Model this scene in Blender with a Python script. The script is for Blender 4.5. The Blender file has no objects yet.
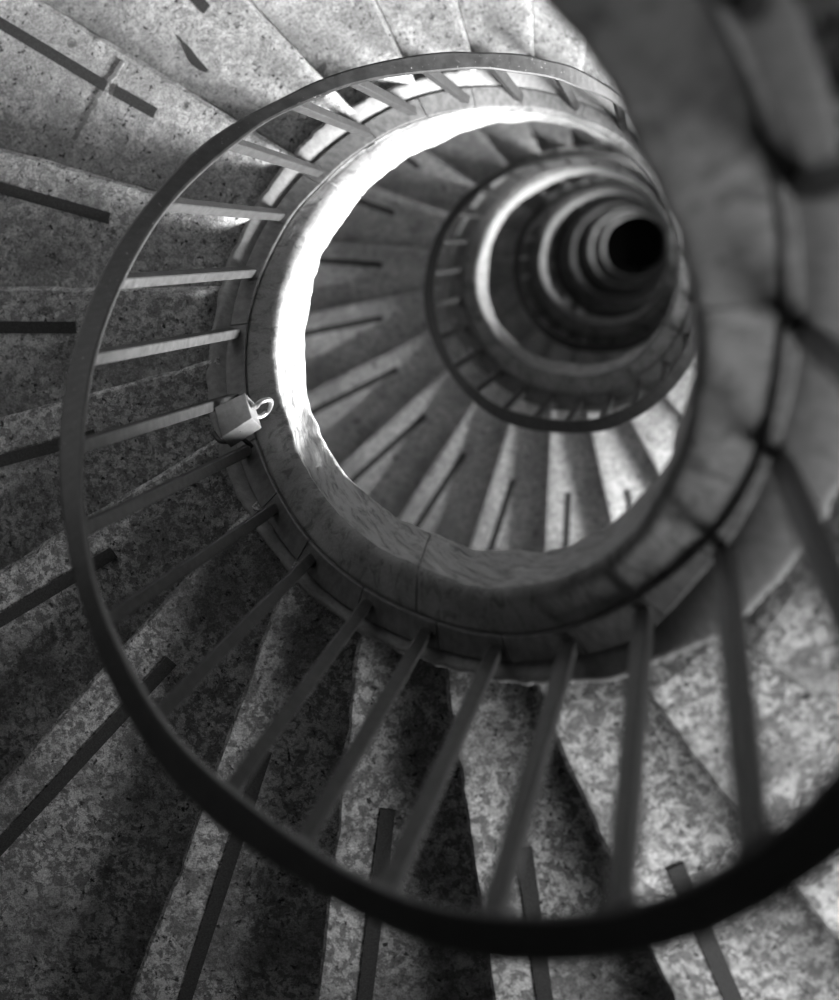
import bpy, bmesh, math, random
from math import sin, cos, pi, radians as rad, degrees as deg
from mathutils import Vector, Matrix, noise

# ------------------------------------------------------------------ camera, light, exposure
U = 0.40                      # one survey unit (the radius of the open well) in metres
P = 9.2575                    # rise of one full turn, in units
sc = bpy.context.scene
C = sc.collection
CAM = Vector((0.92515, 0.0, 12.94665))
ROT = Matrix(((0.94480, 0.27458, 0.17876), (-0.29581, 0.94945, 0.10511), (-0.14086, -0.15219, 0.97826)))
FPX = 1685.3
cam_data = bpy.data.cameras.new('camera')
cam_data.sensor_fit = 'VERTICAL'; cam_data.sensor_height = 36.0
cam_data.lens = FPX/1000*36.0
cam_data.clip_start = 0.02; cam_data.clip_end = 200
cam_data.dof.use_dof = True; cam_data.dof.focus_distance = 7.7*U
cam_data.dof.aperture_fstop = 2.7
cam = bpy.data.objects.new('camera', cam_data); C.objects.link(cam)
cam.matrix_world = Matrix.Translation(CAM*U) @ ROT.to_4x4()
sc.camera = cam
sc.view_settings.view_transform = 'Standard'; sc.view_settings.look = 'None'
sc.view_settings.gamma = 1; sc.view_settings.use_curve_mapping = False
sc.view_settings.exposure = 0.08

world = bpy.data.worlds.new('sky'); sc.world = world; world.use_nodes = True
world.node_tree.nodes['Background'].inputs[0].default_value = (1, 1, 1, 1)
world.node_tree.nodes['Background'].inputs[1].default_value = 0.28
RW = 4.0                      # radius of the stair drum
WIN = []                      # (azimuth, z bottom, z top, half width in degrees, power)
def daylight(az, z0, z1, hw, power, r=RW+.12, dz=0.0, grow=1.0):
    WIN.append((az, z0, z1, hw))
    l = bpy.data.lights.new('window_daylight', 'AREA'); l.shape = 'RECTANGLE'
    w = 2*RW*sin(rad(hw))*grow
    l.size = w*U; l.size_y = (z1-z0)*U*grow; l.energy = power
    o = bpy.data.objects.new('window_daylight', l); C.objects.link(o)
    a = rad(az)
    o.location = Vector((r*cos(a), r*sin(a), (z0+z1)/2+dz))*U
    d = Vector((-cos(a)*(r+1), -sin(a)*(r+1), -dz*2))
    o.rotation_euler = d.to_track_quat('-Z', 'Y').to_euler()
for k, pw in ((0, 930), (1, 320), (2, 150), (3, 40), (4, 110), (5, 130)):
    daylight(-50, 3.2-P*k, 7.4-P*k, 18, pw, r=7.6, dz=.45, grow=1.0)
daylight(-54, 8.2, 10.6, 20, 190, r=7.6, dz=2.4, grow=1.5)
daylight(-50, 8.3-P, 10.6-P, 20, 62, r=7.6, dz=2.2, grow=1.1)

# ------------------------------------------------------------------ materials
def mat(name, build):
    m = bpy.data.materials.new(name); m.use_nodes = True
    nt = m.node_tree; b = nt.nodes['Principled BSDF']
    build(nt, b); return m
def N(nt, t, **kw):
    n = nt.nodes.new(t)
    for k, v in kw.items():
        if k in n.inputs: n.inputs[k].default_value = v
        else: setattr(n, k, v)
    return n
def ramp(nt, src, stops):
    r = nt.nodes.new('ShaderNodeValToRGB'); e = r.color_ramp.elements
    while len(e) < len(stops): e.new(0.5)
    for i, (p, v) in enumerate(stops): e[i].position = p; e[i].color = (v, v, v, 1)
    nt.links.new(src, r.inputs[0]); return r.outputs[0]
def mix(nt, a, b, f, mode='MIX'):
    m = nt.nodes.new('ShaderNodeMix'); m.data_type = 'RGBA'; m.blend_type = mode
    for s, v in ((0, f), (6, a), (7, b)):
        if hasattr(v, 'links'): nt.links.new(v, m.inputs[s])
        else: m.inputs[s].default_value = v if s == 0 else (v, v, v, 1)
    return m.outputs[2]
def pos(nt): return nt.nodes.new('ShaderNodeNewGeometry').outputs['Position']
def noi(nt, scale, detail=6, rough=.6, dist=0.0, p=None):
    n = N(nt, 'ShaderNodeTexNoise', Scale=scale, Detail=detail, Roughness=rough, Distortion=dist)
    nt.links.new(p or pos(nt), n.inputs['Vector']); return n.outputs['Fac']
def bump(nt, b, h, strength, dist):
    n = N(nt, 'ShaderNodeBump', Strength=strength, Distance=dist)
    nt.links.new(h, n.inputs['Height']); nt.links.new(n.outputs[0], b.inputs['Normal'])

def tread_build(nt, b):
    big = ramp(nt, noi(nt, 4, 3), [(.35, 0), (.65, 1)])
    flake = ramp(nt, noi(nt, 52, 12, .76, .35), [(.47, 0), (.525, 1)])
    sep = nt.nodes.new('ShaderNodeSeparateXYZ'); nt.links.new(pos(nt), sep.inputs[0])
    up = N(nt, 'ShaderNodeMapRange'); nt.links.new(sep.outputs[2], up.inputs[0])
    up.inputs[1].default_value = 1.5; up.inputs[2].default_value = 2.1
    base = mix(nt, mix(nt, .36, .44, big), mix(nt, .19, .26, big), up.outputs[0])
    light = mix(nt, .58, .70, big)
    amount = ramp(nt, noi(nt, 8, 4, .6), [(.36, .22), (.56, 1)])
    f = nt.nodes.new('ShaderNodeMath'); f.operation = 'MULTIPLY'
    nt.links.new(flake, f.inputs[0]); nt.links.new(amount, f.inputs[1])
    col = mix(nt, base, light, f.outputs[0])
    fine = ramp(nt, noi(nt, 150, 8, .7), [(.35, .62), (.62, 1.12)])
    col = mix(nt, col, fine, 1.0, 'MULTIPLY')
    pits = ramp(nt, noi(nt, 75, 5, .6, .3), [(.33, 1), (.39, 0)])
    col = mix(nt, col, .05, pits)
    blot = ramp(nt, noi(nt, 24, 8, .7, .2), [(.35, .8), (.40, 0)])
    col = mix(nt, col, .10, blot)
    grit = ramp(nt, noi(nt, 380, 2, .5), [(.3, .60), (.7, 1.18)])
    col = mix(nt, col, grit, 1.0, 'MULTIPLY')
    nt.links.new(col, b.inputs['Base Color']); b.inputs['Roughness'].default_value = .85
    b.inputs['Specular IOR Level'].default_value = .3
    bump(nt, b, noi(nt, 110, 8, .7), .7, .005)
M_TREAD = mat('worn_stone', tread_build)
def kerb_build(nt, b):
    big = ramp(nt, noi(nt, 8, 5), [(.35, .19), (.65, .30)])
    st = ramp(nt, noi(nt, 30, 8, .7, .8), [(.36, .45), (.50, 1)])
    col = mix(nt, big, st, 1.0, 'MULTIPLY')
    grit = ramp(nt, noi(nt, 260, 3, .6), [(.3, .78), (.7, 1.0)])
    col = mix(nt, col, grit, 1.0, 'MULTIPLY')
    nt.links.new(col, b.inputs['Base Color']); b.inputs['Roughness'].default_value = .8
    bump(nt, b, noi(nt, 60, 8, .65), .6, .005)
M_KERB = mat('kerb_stone', kerb_build)
def face_build(nt, b):
    big = ramp(nt, noi(nt, 10, 4), [(.3, .50), (.7, .64)])
    sp = nt.nodes.new('ShaderNodeSeparateXYZ'); nt.links.new(pos(nt), sp.inputs[0])
    an = N(nt, 'ShaderNodeMath'); an.operation = 'ARCTAN2'; nt.links.new(sp.outputs[1], an.inputs[0]); nt.links.new(sp.outputs[0], an.inputs[1])
    hh = N(nt, 'ShaderNodeMath'); hh.operation = 'MULTIPLY_ADD'; nt.links.new(an.outputs[0], hh.inputs[0])
    hh.inputs[1].default_value = -P*U/(2*pi)*1.25; nt.links.new(sp.outputs[2], hh.inputs[2])
    cb = nt.nodes.new('ShaderNodeCombineXYZ')
    s1 = N(nt, 'ShaderNodeMath'); s1.operation = 'MULTIPLY'; s1.inputs[1].default_value = .22; nt.links.new(an.outputs[0], s1.inputs[0])
    nt.links.new(s1.outputs[0], cb.inputs[0]); nt.links.new(hh.outputs[0], cb.inputs[1])
    st = ramp(nt, noi(nt, 42, 8, .72, .5, cb.outputs[0]), [(.36, .42), (.52, 1)])
    col = mix(nt, big, st, 1.0, 'MULTIPLY')
    nt.links.new(col, b.inputs['Base Color']); b.inputs['Roughness'].default_value = .8
    bump(nt, b, noi(nt, 42, 8, .72, .5, cb.outputs[0]), 1.0, .012)
M_FACE = mat('lit_kerb_stone', face_build)  # same stone as the kerb, strong light on the inner face put into its colour
def iron_build(nt, b):
    c = ramp(nt, noi(nt, 40, 6), [(.35, .014), (.7, .032)])
    sp = ramp(nt, noi(nt, 220, 2), [(.70, 0), (.74, 1)])
    c = mix(nt, c, .25, sp)
    nt.links.new(c, b.inputs['Base Color']); b.inputs['Roughness'].default_value = .4
    b.inputs['Specular IOR Level'].default_value = .5
    bump(nt, b, noi(nt, 120, 4), .25, .001)
M_IRON = mat('painted_iron', iron_build)
def bar_build(nt, b):
    c = ramp(nt, noi(nt, 60, 6), [(.35, .08), (.7, .16)])
    nt.links.new(c, b.inputs['Base Color']); b.inputs['Roughness'].default_value = .5
    b.inputs['Specular IOR Level'].default_value = .6
    bump(nt, b, noi(nt, 150, 4), .3, .001)
M_BAR = mat('worn_iron', bar_build)
def rod_build(nt, b):
    c = ramp(nt, noi(nt, 60, 6), [(.35, .024), (.7, .055)])
    nt.links.new(c, b.inputs['Base Color']); b.inputs['Roughness'].default_value = .5; b.inputs['Specular IOR Level'].default_value = .2
    bump(nt, b, noi(nt, 150, 4), .3, .001)
M_ROD = mat('baluster_iron', rod_build)
def strip_build(nt, b):
    c = ramp(nt, noi(nt, 400, 2), [(.3, .035), (.7, .075)])
    nt.links.new(c, b.inputs['Base Color']); b.inputs['Roughness'].default_value = .95; b.inputs['Specular IOR Level'].default_value = .05
M_STRIP = mat('grip_tape', strip_build)
def simple(name, v, rough, metal=0.0):
    def f(nt, b):
        c = ramp(nt, noi(nt, 60, 8, .7), [(.3, v*.7), (.7, v*1.25)])
        nt.links.new(c, b.inputs['Base Color']); b.inputs['Roughness'].default_value = rough
        b.inputs['Metallic'].default_value = metal
    return mat(name, f)
M_WALL = simple('drum_plaster', .14, .9)
M_FLOOR = simple('cellar_floor', .02, .95)
M_LEDGE = simple('ledge_stone', .20, .9)
M_LOCK = simple('lock_metal', .12, .5, 0.0)
M_MORTAR = simple('dark_mortar', .19, .95)
M_SHACK = simple('shackle_steel', .55, .35, .9)
M_CORD = simple('black_rubber', .02, .5)

# ------------------------------------------------------------------ helpers
def obj(name, bm, m, parent=None, smooth=False):
    me = bpy.data.meshes.new(name); bm.normal_update(); bm.to_mesh(me); bm.free()
    for mm in (m if isinstance(m, (list, tuple)) else [m]): me.materials.append(mm)
    if smooth:
        for p in me.polygons: p.use_smooth = True
    o = bpy.data.objects.new(name, me); C.objects.link(o)
    if parent is not None: o.parent = parent
    return o
def tag(o, label=None, cat=None, group=None, kind=None):
    if label: o['label'] = label
    if cat: o['category'] = cat
    if group: o['group'] = group
    if kind: o['kind'] = kind
    return o
def empty(name, loc=(0, 0, 0)):
    o = bpy.data.objects.new(name, None); C.objects.link(o); o.location = loc; o.empty_display_size = .05
    return o
def sweep(rows, closed=True, caps=True, mats=None, bm=None):
    """rows: list of loops of Vectors (units); joins them into a skin"""
    bm = bm or bmesh.new(); V = [[bm.verts.new(v*U) for v in r] for r in rows]
    n = len(rows[0])
    for a, b in zip(V[:-1], V[1:]):
        for j in range(n if closed else n-1):
            k = (j+1) % n
            f = bm.faces.new((a[j], a[k], b[k], b[j]))
            if mats: f.material_index = mats[j]
    if caps and closed:
        bm.faces.new(V[0][::-1]); bm.faces.new(V[-1])
    return bm
def fix(bm): bmesh.ops.recalc_face_normals(bm, faces=bm.faces[:]); return bm
def interp(tab, t):
    if t <= tab[0][0]: return tab[0][1]
    for (a, x), (b, y) in zip(tab[:-1], tab[1:]):
        if t <= b:
            s = (t-a)/(b-a); s = s*s*(3-2*s); return x+(y-x)*s
    return tab[-1][1]
def pol(r, th, z): return Vector((r*cos(rad(th)), r*sin(rad(th)), z))
def hz(th): return P*th/360.0
def nz(x, y, z=0.0): return noise.noise(Vector((x, y, z)))

# surveyed radii along the first turn (angle in degrees, radius in units)
T_C = [(100, 1.31), (121, 1.345), (142, 1.334), (165, 1.33), (178, 1.34), (226, 1.284), (255, 1.267), (295, 1.324), (305, 1.35), (330, 1.345), (352, 1.27)]
T_D = [(60, 1.19), (110, 1.23), (166, 1.256), (180, 1.266), (226, 1.248), (255, 1.228), (280, 1.237), (294, 1.243), (312, 1.200), (330, 1.187)]
T_E = [(-60, 1.15), (42, 1.13), (59, 1.106), (78, 1.088), (90, 1.096), (112, 1.12), (130, 1.132), (144, 1.157), (170, 1.173), (185, 1.17), (215, 1.15), (250, 1.13), (275, 1.146), (300, 1.142), (326, 1.162), (345, 1.150), (370, 1.165), (400, 1.16)]
T_F = [(-60, .985), (60, 1.07), (100, 1.04), (135, 1.03), (159, 1.018), (176, 1.027), (202, .993), (225, .979), (250, .953), (276, .981), (296, .988), (320, .975), (346, .968), (369, .943), (384, .945), (420, .96)]
T_G = [(-60, .985), (44, 1.055), (60, 1.033), (82, 1.01), (106, .976), (127, .976), (148, .970), (168, .948), (190, .955), (212, .933), (234, .900), (251, .880), (270, .900), (291, .941), (317, .972), (360, .965), (400, .95)]
T_A = [(0, 1.22), (52, 1.215), (61, 1.195), (75, 1.164), (92, 1.152), (111, 1.160), (134, 1.210), (158, 1.237), (180, 1.243), (205, 1.228), (232, 1.236), (257, 1.205), (282, 1.232), (300, 1.230), (318, 1.224), (340, 1.245), (360, 1.24)]
T_B = [(0, 1.135), (40, 1.160), (53, 1.127), (68, 1.094), (85, 1.070), (107, 1.09), (122, 1.112), (148, 1.143), (175, 1.150), (205, 1.157), (225, 1.143), (253, 1.104), (280, 1.129), (305, 1.137), (320, 1.130), (340, 1.112), (360, 1.11)]

TH_MIN = -1890.0
TH_MAX = 500.0
def turn(th):                  # deeper turns repeat the first one
    while th < 0: th += 360
    return th
def rC(t): return interp(T_C, turn(t))
def rD(t): return interp(T_D, turn(t))
def rE(t): return interp(T_E, t if t > -60 else turn(t))
def rF(t): return interp(T_F, t if t > -60 else turn(t))
def rG(t): return interp(T_G, t if t > -60 else turn(t))
def rA(t): return interp(T_A, turn(t))
def rB(t): return interp(T_B, turn(t))

def angles(step_near=1.0, step_far=4.0, a=TH_MIN, b=TH_MAX, extra=()):
    out = []; t = a
    while t < b:
        out.append(t); t += step_near if t > 30 else step_far
    out.append(b)
    for e in extra: out += [e-.35, e, e+.35]
    return sorted(set(out))

# ------------------------------------------------------------------ setting: drum wall and cellar floor
def build_wall():
    bm = bmesh.new(); n = 90; z0, z1 = -51.0, 26.0
    zs = {z0, z1}
    for w in WIN: zs |= {w[1], w[2]}
    zs = sorted(zs); azs = [i*4.0 for i in range(n)]
    azs = sorted(set(azs) | {round((w[0]+s*w[3]) % 360, 3) for w in WIN for s in (-1, 1)})
    def hole(a, z):
        for w in WIN:
            d = (a-w[0]+180) % 360-180
            if abs(d) < w[3] and w[1] < z < w[2]: return True
        return False
    cache = {}
    def v(r, a, z):
        k = (r, round(a % 360, 3), z)
        if k not in cache: cache[k] = bm.verts.new(pol(r, a, z)*U)
        return cache[k]
    ri, ro = RW, RW+.5
    m = len(azs)
    H = {}
    for i in range(m):
        a, b = azs[i], azs[(i+1) % m]; mid = a+((b-a) % 360)/2
        for j in range(len(zs)-1): H[i, j] = hole(mid, (zs[j]+zs[j+1])/2)
    for i in range(m):
        a, b = azs[i], azs[(i+1) % m]
        for j in range(len(zs)-1):
            p, q = zs[j], zs[j+1]
            if not H[i, j]:
                bm.faces.new((v(ri, a, p), v(ri, a, q), v(ri, b, q), v(ri, b, p)))
                bm.faces.new((v(ro, a, p), v(ro, b, p), v(ro, b, q), v(ro, a, q)))
                if H[(i+1) % m, j]: bm.faces.new((v(ri, b, p), v(ri, b, q), v(ro, b, q), v(ro, b, p)))
                if H[(i-1) % m, j]: bm.faces.new((v(ri, a, q), v(ri, a, p), v(ro, a, p), v(ro, a, q)))
                if j+1 < len(zs)-1 and H[i, j+1]: bm.faces.new((v(ri, a, q), v(ro, a, q), v(ro, b, q), v(ri, b, q)))
                if j > 0 and H[i, j-1]: bm.faces.new((v(ri, a, p), v(ri, b, p), v(ro, b, p), v(ro, a, p)))
    o = obj('wall_outer', bm, M_WALL); tag(o, kind='structure')
build_wall()
bm = bmesh.new(); bmesh.ops.create_circle(bm, cap_ends=True, segments=64, radius=(RW+.4)*U)
bmesh.ops.translate(bm, verts=bm.verts, vec=(0, 0, -50.5*U))
tag(obj('floor', bm, M_FLOOR), kind='structure')

# unseen slabs added outside the drum to block light between a turn's windows
for k in (0, 1):
    n_ = 16; rows = []
    for i in range(n_+1):
        a = -100+100*i/n_
        rows.append([pol(RW+.45, a, 7.90-P*k), pol(9.2, a, 7.90-P*k), pol(9.2, a, 8.12-P*k), pol(RW+.45, a, 8.12-P*k)])
    bmb = sweep(rows); bmesh.ops.recalc_face_normals(bmb, faces=bmb.faces[:])
    tag(obj('light_block_%d' % (k+1), bmb, M_WALL), kind='structure')

# ------------------------------------------------------------------ stone kerb (the string round the well)
JOINTS = (131, 252.5, 350, 388)
kerb = empty('stone_kerb', (0, 0, 0))
tag(kerb, 'pale stone kerb winding round the open well, its inner face coloured as brightly lit', 'kerb')
def kerb_row(t):
    z = hz(t); e, f, g = rE(t), rF(t), rG(t)
    j = 0.0
    for a in JOINTS:
        if abs(t-a) < .05: j = .014
    s = t*.035
    w1 = .010*nz(s*2.2, 1.3)+.005*nz(s*9, 4.1)
    w2 = .016*nz(s*2.1, 7.7)+.010*nz(s*5, 2.1)+.003*nz(s*12, 5.5)
    w3 = .010*nz(s*3.6, 17.7)
    e -= 0.004; top = .285
    prof = [(e+.07, -.25), (e+.07, top-.10), (e, top-.10), (e, top+.005-j), (e-.010, top+.018-j)]
    for k in range(1, 6):
        u = k/6; prof.append((e+(f+.03-e)*u, top+.018-.006*u+.006*nz(s*5, u*4)-j))
    prof += [(f+.030, top+.008-j), (f+.010+w1, top-.006-j), (f-.002+w1+j, top-.035)]
    for k in range(1, 9):
        u = k/8
        rr = f+(g-f)*(u**1.15)+w1*(1-u)+w2*u*.8+.010*nz(s*4, u*3.0, 3.3)+.003*nz(s*11, u*5.0, 8.3)+j
        prof.append((rr, top-.035+(-.10+.0-top+.035)*u))
    prof += [(g+.02+w3, -.13), (g+.07+w3, -.17), (g+.16, -.22)]
    return [pol(r, t, z+h) for r, h in prof]
rows = [kerb_row(t) for t in angles(.5, 4.0, extra=JOINTS)]
n = len(rows[0]); mats = [0]*n
for k in range(12, 24): mats[k if k < n else n-1] = 1
o = obj('coping', fix(sweep(rows, mats=mats)), [M_KERB, M_FACE], kerb, True)
def ledge_row(t):
    z = hz(t); e, d, c = rE(t), rD(t), rC(t); s = t*.06
    w = .012*nz(s*4, 3.3)+.008*nz(s*13, 9.3)+.004*nz(s*37, 1.3)
    prof = [(e+.074, -.25), (e+.074, .175), (e+.001, .18), (e+.001, .285), (d-.01, .285), (d+.002, .300+.2*w), (d+.03, .325+.3*w), (c-.01+w, .372+.3*w), (c+.012+w, .368), (c+.018+w, .345), (c-.048, .30), (c-.048, -.25)]
    return [pol(r, t, z+h) for r, h in prof]
obj('ledge', fix(sweep([ledge_row(t) for t in angles(.5, 4.0)])), M_LEDGE, kerb, True)

# ------------------------------------------------------------------ steps
SURVEY = {0: (74.3, -.10), 1: (87.5, -.07), 2: (98.8, .004), 3: (116.2, -.043), 4: (132.0, -.048), 5: (147.5, -.034), 6: (162.9, -.027),
          7: (178.1, -.032), 8: (193.8, -.029), 9: (210.1, -.04), 10: (231.8, -.195), 11: (245.8, -.109), 12: (260.9, -.057),
          13: (276.5, -.052), 14: (290.5, -.013), 15: (308.5, -.086)}
TH0, DTH = 74.61, 15.328
RISE = P*DTH/360
def nosing(i):
    if i in SURVEY: return SURVEY[i]
    nom = TH0+DTH*i
    if i < 0: return (nom+(1.0 if i > -3 else 0.0), -.05)
    return (nom+2.5, -.05)
def zt(i): return .326+P*(TH0+DTH*i)/360
def npt(i, s, shift=0.0):
    d, off = nosing(i); a = rad(d); off += shift
    s2 = math.sqrt(max(s*s-off*off, .01))
    return Vector((s2*cos(a)-off*sin(a), s2*sin(a)+off*cos(a), 0))
ROUT = RW-.01
def step_mesh(i, near):
    z = zt(i); ns, na = (90, 14) if near else (10, 4)
    S = [1.0*((ROUT)*(k/ns)+(0)*(1-k/ns)) for k in range(ns+1)]
    rows = []
    for k in range(ns+1):
        u = k/ns; s0 = rC(TH0+DTH*(i+.5))-.035; s = s0+(ROUT-s0)*u
        A = npt(i, s, -.004+.018) ; B = npt(i+1, s, -.010+.018)
        Af = npt(i, s, -.030+.018); Am = npt(i, s, -.012+.018)
        # wear of the nosing
        w = (.010*nz(s*1.7, i*3.1)+.006*nz(s*7, i*5.3)+.004*nz(s*19, i*7.7)) if near else 0
        chip = max(0, nz(s*5, i*9.1, 2.2)-.32)*.10 if near else 0
        fr = Vector((sin(rad(nosing(i)[0])), -cos(rad(nosing(i)[0])), 0))
        Af = Af+fr*(w-chip*.5); Am = Am+fr*(w*.7-chip*.4)
        dz = .10*max(0, 1-(s-s0)/.17)**1.4 if near else 0
        row = [Vector((A.x, A.y, z-RISE-.28)), Vector((A.x, A.y, z-RISE*.5)), Vector((A.x, A.y, z-.11)),
               Vector((Af.x, Af.y, z-.085-dz)), Vector((Af.x, Af.y, z-.034-chip*.3-dz)), Vector((Am.x, Am.y, z-.008-chip*.2-dz))]
        for a in range(na+1):
            v = a/na; q = A.lerp(B, .06+(v*.94))
            r_ = q.length; q = q*(s/r_) if r_ > 0 else q
            dip = (-.010*math.exp(-((s-2.3)/.8)**2)*(1-v)) if near else 0
            row.append(Vector((q.x, q.y, z-dz+dip*.6+(.004*nz(q.x*4, q.y*4, i)+.002*nz(q.x*15, q.y*15, i) if near else 0))))
        row.append(Vector((B.x, B.y, z-.28)))
        rows.append(row)
    return fix(sweep(rows))
def strip_mesh(i, s0, s1, near, off0=.165, off1=.165, width=.060):
    z = zt(i)+.002; n = 24 if near else 3; rows = []
    for k in range(n+1):
        u = k/n; s = s0+(s1-s0)*u; off = off0+(off1-off0)*u
        dip = -.0035 if near else 0
        a = npt(i, s, off); b = npt(i, s, off+width)
        rows.append([Vector((a.x, a.y, z-.012)), Vector((a.x, a.y, z+.004)), Vector((b.x, b.y, z+.004)), Vector((b.x, b.y, z-.012))])
    return fix(sweep(rows))
STEP_LABEL = {
 -2: 'stone step half hidden under the blurred kerb where the rail end disappears',
 -1: 'stone step showing a narrow wedge beside the blurred upper kerb, rail end below it',
 0: 'bright pitted stone step at the top edge, straight nosing beside the blurred kerb',
 1: 'bright stone step at the top edge, second from the blurred upper kerb',
 2: 'pale stone step at the top edge, third from the blurred upper kerb',
 3: 'pale stone step with a chipped slot beside a short broken grip strip',
 4: 'pale stone step crossed by a cracked joint that splits its dark grip strip',
 5: 'stone step next below the cracked one, dark strip ending just short of the handrail',
 6: 'stone step with a level horizontal nosing and a short dark strip at the picture edge',
 7: 'stone step whose inner end lies just above the padlock, strip meeting the rail',
 8: 'stone step whose inner end lies just below the padlock, strip crossing the rail',
 9: 'wide stone step with a long dark strip running to the lower corner',
 10: 'dim stone step with a bent dark strip below the curving handrail',
 11: 'stone step with flaking paint and a strip end between two balusters',
 12: 'stone step at the bottom, flaking paint, strip crossing under the lowest part of the handrail',
 13: 'stone step right of the lowest baluster, strip end just above the broad blurred rail',
 14: 'bright mottled stone step behind the broad blurred rail near the right edge',
 15: 'bright out of focus stone step between the last two balusters',
}
STRIPS = {3: (2.28, 3.75), 4: (2.10, 3.75), 5: (2.055, 3.75), 6: (2.09, 3.75), 7: (1.98, 3.75), 8: (2.036, 3.75), 9: (2.044, 3.75), 10: (2.018, 3.75),
          11: (1.979, 3.75), 12: (2.007, 3.75), 13: (2.09, 3.75), 14: (2.45, 3.75)}
I_MIN = int((TH_MIN-TH0)/DTH)+1; I_MAX = 24
for i in range(I_MIN, I_MAX+1):
    near = -3 <= i <= 22
    root = empty('stone_step', (0, 0, 0))
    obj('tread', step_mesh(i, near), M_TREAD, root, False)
    if i in STEP_LABEL: lab, grp = STEP_LABEL[i], 'stone steps of the upper turn'
    elif i > 15: lab, grp = 'dark blurred stone step beyond the outer edge of the near kerb', 'dark steps beside the near kerb'
    elif i >= -14: lab, grp = 'blurred stone step one turn down, seen through the open well', 'steps one turn down'
    elif i >= -26: lab, grp = 'blurred stone step one turn down behind the second ring of railing', 'steps behind the second ring of railing'
    else: lab, grp = 'small blurred stone step deep inside the well', 'steps deep in the well'
    tag(root, lab, 'step', grp)
    if i > -60:
        s0, s1 = STRIPS.get(i, (2.05, 3.75))
        if i == 4:
            obj('grip_strip', strip_mesh(i, 2.10, 2.36, True, .155, .165), M_STRIP, root)
            obj('grip_strip', strip_mesh(i, 2.41, 3.75, True, .17, .175), M_STRIP, root)
        elif i == 10:
            obj('grip_strip', strip_mesh(i, s0, s1, True, .14, .22), M_STRIP, root)
        else:
            obj('grip_strip', strip_mesh(i, s0, s1, near), M_STRIP, root)

def surface(i, s, off, dz=0.0):
    p = npt(i, s, off); return Vector((p.x, p.y, zt(i)+dz))
def ribbon(i, pts, dz):
    rows = []
    for s, off, w in pts:
        a = surface(i, s-w, off); b = surface(i, s+w, off)
        rows.append([a+Vector((0, 0, -.012)), a+Vector((0, 0, dz)), b+Vector((0, 0, dz)), b+Vector((0, 0, -.012))])
    return fix(sweep(rows))
random.seed(9)
cracked = [o for o in bpy.data.objects if o.get('label') == STEP_LABEL[4]][0]
pts = [(2.385+.02*nz(k*.23, 3.0)+.012*nz(k*.8, 5.0)+k*.0022, .03+k*.0125, .010+.012*abs(nz(k*.5, 9.0))) for k in range(42)]
obj('mortar_joint', ribbon(4, pts, .0045), M_MORTAR, cracked)
slotted = [o for o in bpy.data.objects if o.get('label') == STEP_LABEL[3]][0]
rows = []
for k in range(13):
    u = k/12; s = 2.07+.25*u; w = .004+.020*math.sin(pi*min(1, u*1.15+.05))**.7*(1 if u < .87 else .5)
    o0 = .430+.012*sin(u*5)
    a = surface(3, s, o0-w); b = surface(3, s, o0+w)
    rows.append([a+Vector((0, 0, -.012)), a+Vector((0, 0, .004)), b+Vector((0, 0, .004)), b+Vector((0, 0, -.012))])
obj('slot_shade', fix(sweep(rows)), M_STRIP, slotted)  # flat dark inlay, shade inside the slot given as colour

# ------------------------------------------------------------------ iron railing
rail = empty('iron_railing', (0, 0, 0))
tag(rail, 'black iron railing spiralling down the well on square balusters', 'railing')
HR = 2.70
def hand_row(t):
    z = hz(t)+HR; a, b = rA(t), rB(t); k = .008
    prof = [(b, -.034), (b, -.006), (b+k, 0), (a-k, 0), (a, -.006), (a, -.034), (a-k, -.04), (b+k, -.04)]
    return [pol(r, t, z+h) for r, h in prof]
obj('handrail', fix(sweep([hand_row(t) for t in angles(1.5, 4.0, TH_MIN, 455)])), M_IRON, rail)
def bar_seg(t0, t1, lift):
    n = max(2, int(abs(t1-t0)/1.5)) if t0 > -20 else max(2, int(abs(t1-t0)/5)); rows = []
    for k in range(n+1):
        t = t0+(t1-t0)*k/n; z = hz(t); e, d = rE(t)-.006, rD(t)
        rows.append([pol(e, t, z+.288), pol(e, t, z+.325+lift), pol(e+.006, t, z+.33+lift), pol(d-.006, t, z+.33+lift), pol(d, t, z+.325+lift), pol(d, t, z+.288)])
    return fix(sweep(rows))
BAL = [(41.3, 40.3), (56.8, 56.2), (73.3, 71.1), (88.1, 86.1), (102.3, 100.8), (114.9, 112.9), (130.0, 126.9), (143.4, 142.2), (157.7, 157.3),
       (171.5, 170.3), (185.9, 184.2), (197.6, 196.9), (211.6, 211.1), (225.0, 227.1), (240.8, 242.6), (254.7, 255.8), (269.3, 268.6), (283.9, 282.3),
       (298.7, 297.5), (315.3, 313.4), (330.4, 329.8), (346.1, 345.5), (360.5, 360), (375, 377.5), (389, 391.5), (403, 405), (417, 419), (431, 433), (445, 447)]
t = 41.3-14
low = []
while t > TH_MIN+10: low.append((t, t-.5)); t -= 13.9
random.seed(4)
seg_t = [b[0]+random.uniform(-3, 3) for b in BAL]
for a, b in zip(seg_t[:-1], seg_t[1:]):
    obj('base_rail', bar_seg(a+.12, b-.12, random.uniform(-.002, .005)), M_BAR, rail)
t = seg_t[0]
while t > TH_MIN+30:
    obj('base_rail', bar_seg(t-60+.1, t-.1, 0), M_BAR, rail); t -= 60
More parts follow.
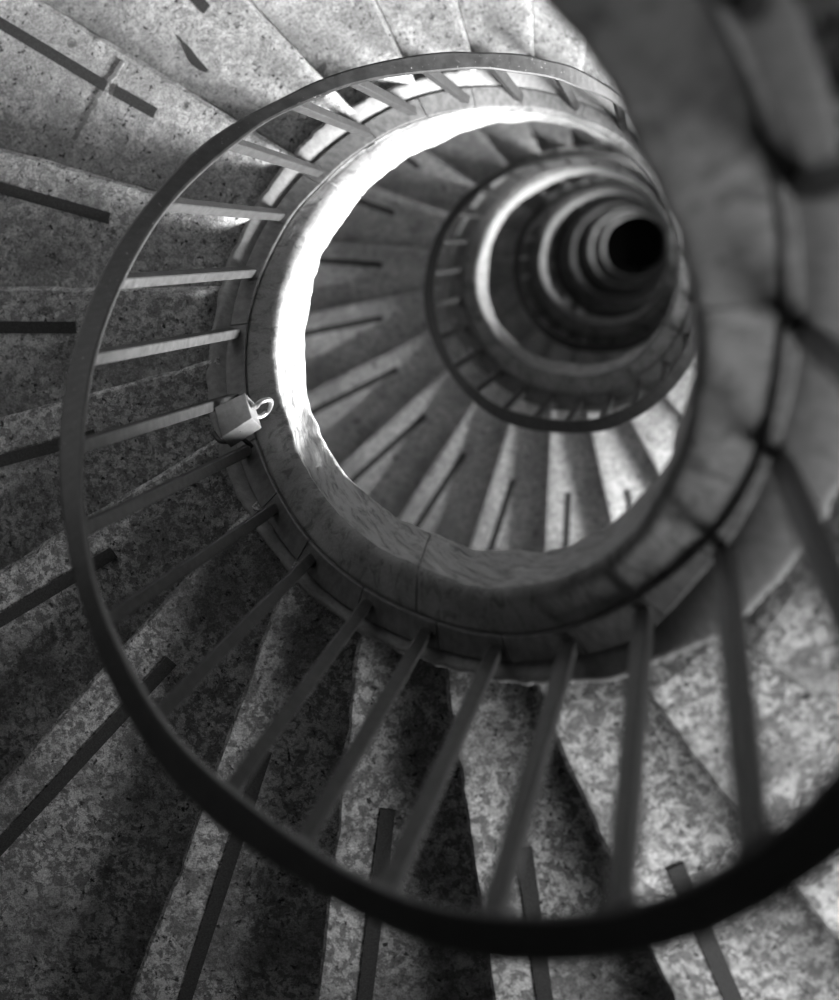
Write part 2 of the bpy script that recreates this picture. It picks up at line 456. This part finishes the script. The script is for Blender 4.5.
def bal_bm(tb, tt, bm=None, deep=False):
    rb = (rE(tb)+.045) if tb < 300 or deep else (rE(tb)+.045)
    rt = (rA(tt)+rB(tt))/2
    a = pol(rb, tb, hz(tb)+.318); b = pol(rt, tt, hz(tt)+HR-.036)
    w = .024; rows = []
    ax = (b-a).normalized(); tw = rad(tb+68)
    x = Vector((cos(tw), sin(tw), 0)); x = (x-ax*x.dot(ax)).normalized(); y = ax.cross(x)
    prof = [(0, .55), (.012, .8), (.03, 1.0), (.97, 1.0), (1.0, 1.0)]
    for u, k in prof:
        c = a.lerp(b, u)
        if deep: rows.append([c+(x*p+y*q)*w*k for p, q in ((-1, -1), (1, -1), (1, 1), (-1, 1))])
        else: rows.append([c+(x*p+y*q)*w*k for p, q in ((-.82, -1), (.82, -1), (1, -.82), (1, .82), (.82, 1), (-.82, 1), (-1, .82), (-1, -.82))])
    return sweep(rows, bm=bm)
for tb, tt in BAL: obj('baluster', fix(bal_bm(tb, tt)), M_ROD, rail)
n_ind = 96-len(BAL)
for tb, tt in low[:n_ind]: obj('baluster', fix(bal_bm(tb, tt)), M_ROD, rail)
bm = bmesh.new()
for tb, tt in low[n_ind:]: bal_bm(tb, tt, bm, True)
tag(obj('far_balusters', fix(bm), M_ROD, rail), kind='stuff')

# ------------------------------------------------------------------ padlock on the base rail
def at(x, y, depth):
    d = ROT @ Vector(((x-419.5)/FPX, -(y-500)/FPX, -1.0)); return CAM+d*depth
D0 = 7.55
lock = empty('padlock', at(238, 420, D0+.1)*U)
tag(lock, 'small metal padlock clasped to the base rail between two balusters', 'padlock')
inv = Matrix.Translation(-lock.location)
def tube(pts, r, seg=10, bm=None):
    rows = []; n = len(pts)
    for i, p in enumerate(pts):
        d = (pts[min(i+1, n-1)]-pts[max(i-1, 0)]).normalized()
        x = d.cross(Vector((.3, .2, .93))).normalized(); y = d.cross(x)
        rows.append([p+(x*cos(2*pi*k/seg)+y*sin(2*pi*k/seg))*r for k in range(seg)])
    return sweep(rows, bm=bm)
def smooth_path(pts, n=8):
    out = []
    for i in range(len(pts)-1):
        p0, p1, p2, p3 = pts[max(i-1, 0)], pts[i], pts[i+1], pts[min(i+2, len(pts)-1)]
        for k in range(n):
            t = k/n
            out.append(.5*((2*p1)+(-p0+p2)*t+(2*p0-5*p1+4*p2-p3)*t*t+(-p0+3*p1-3*p2+p3)*t**3))
    return out+[pts[-1]]
def local(o, loc): 
    for v in o.data.vertices: v.co -= Vector(loc)
q = [(214, 407.5), (244.5, 392.5), (252, 418), (221, 438)]
top = [at(x, y, D0) for x, y in q]; cv = at(248, 428, D0+.10)-at(238, 418, D0)
bm = bmesh.new(); vs = [bm.verts.new(p*U) for p in top]+[bm.verts.new((p+cv)*U) for p in top]
for f in ((0, 1, 2, 3), (7, 6, 5, 4), (0, 4, 5, 1), (1, 5, 6, 2), (2, 6, 7, 3), (3, 7, 4, 0)): bm.faces.new([vs[k] for k in f])
fix(bm); bmesh.ops.bevel(bm, geom=bm.edges[:], offset=.0016, segments=2, affect='EDGES', profile=.6)
local(obj('lock_body', bm, M_LOCK, lock), lock.location)
sp = smooth_path([at(248, 401, D0+.05), at(255, 407, D0+.03), at(259, 403, D0), at(264, 400.5, D0), at(269.5, 400, D0+.03), at(271, 404, D0+.1), at(267, 412, D0+.16), at(258, 417, D0+.13), at(250, 412, D0+.09)])
local(obj('shackle', fix(tube(sp, .012)), M_SHACK, lock, True), lock.location)
bm = bmesh.new()
kc = at(240, 431, D0+.04)
m4 = Matrix.Translation(kc*U)
bmesh.ops.create_uvsphere(bm, u_segments=12, v_segments=8, radius=.006*U, matrix=m4)
local(obj('keyhole_cover', bm, M_CORD, lock, True), lock.location)
cord = smooth_path([at(214, 433, D0+.30), at(220, 441, D0+.22), at(230, 441, D0+.2), at(240, 438, D0+.2), at(248, 443, D0+.22), at(256, 451, D0+.25), at(262, 458, D0+.32), at(258, 462, D0+.36)])
tag(obj('binding_wire', fix(tube(cord, .011)), M_CORD, None, True), 'black wire looped round a baluster foot just below the padlock', 'wire')
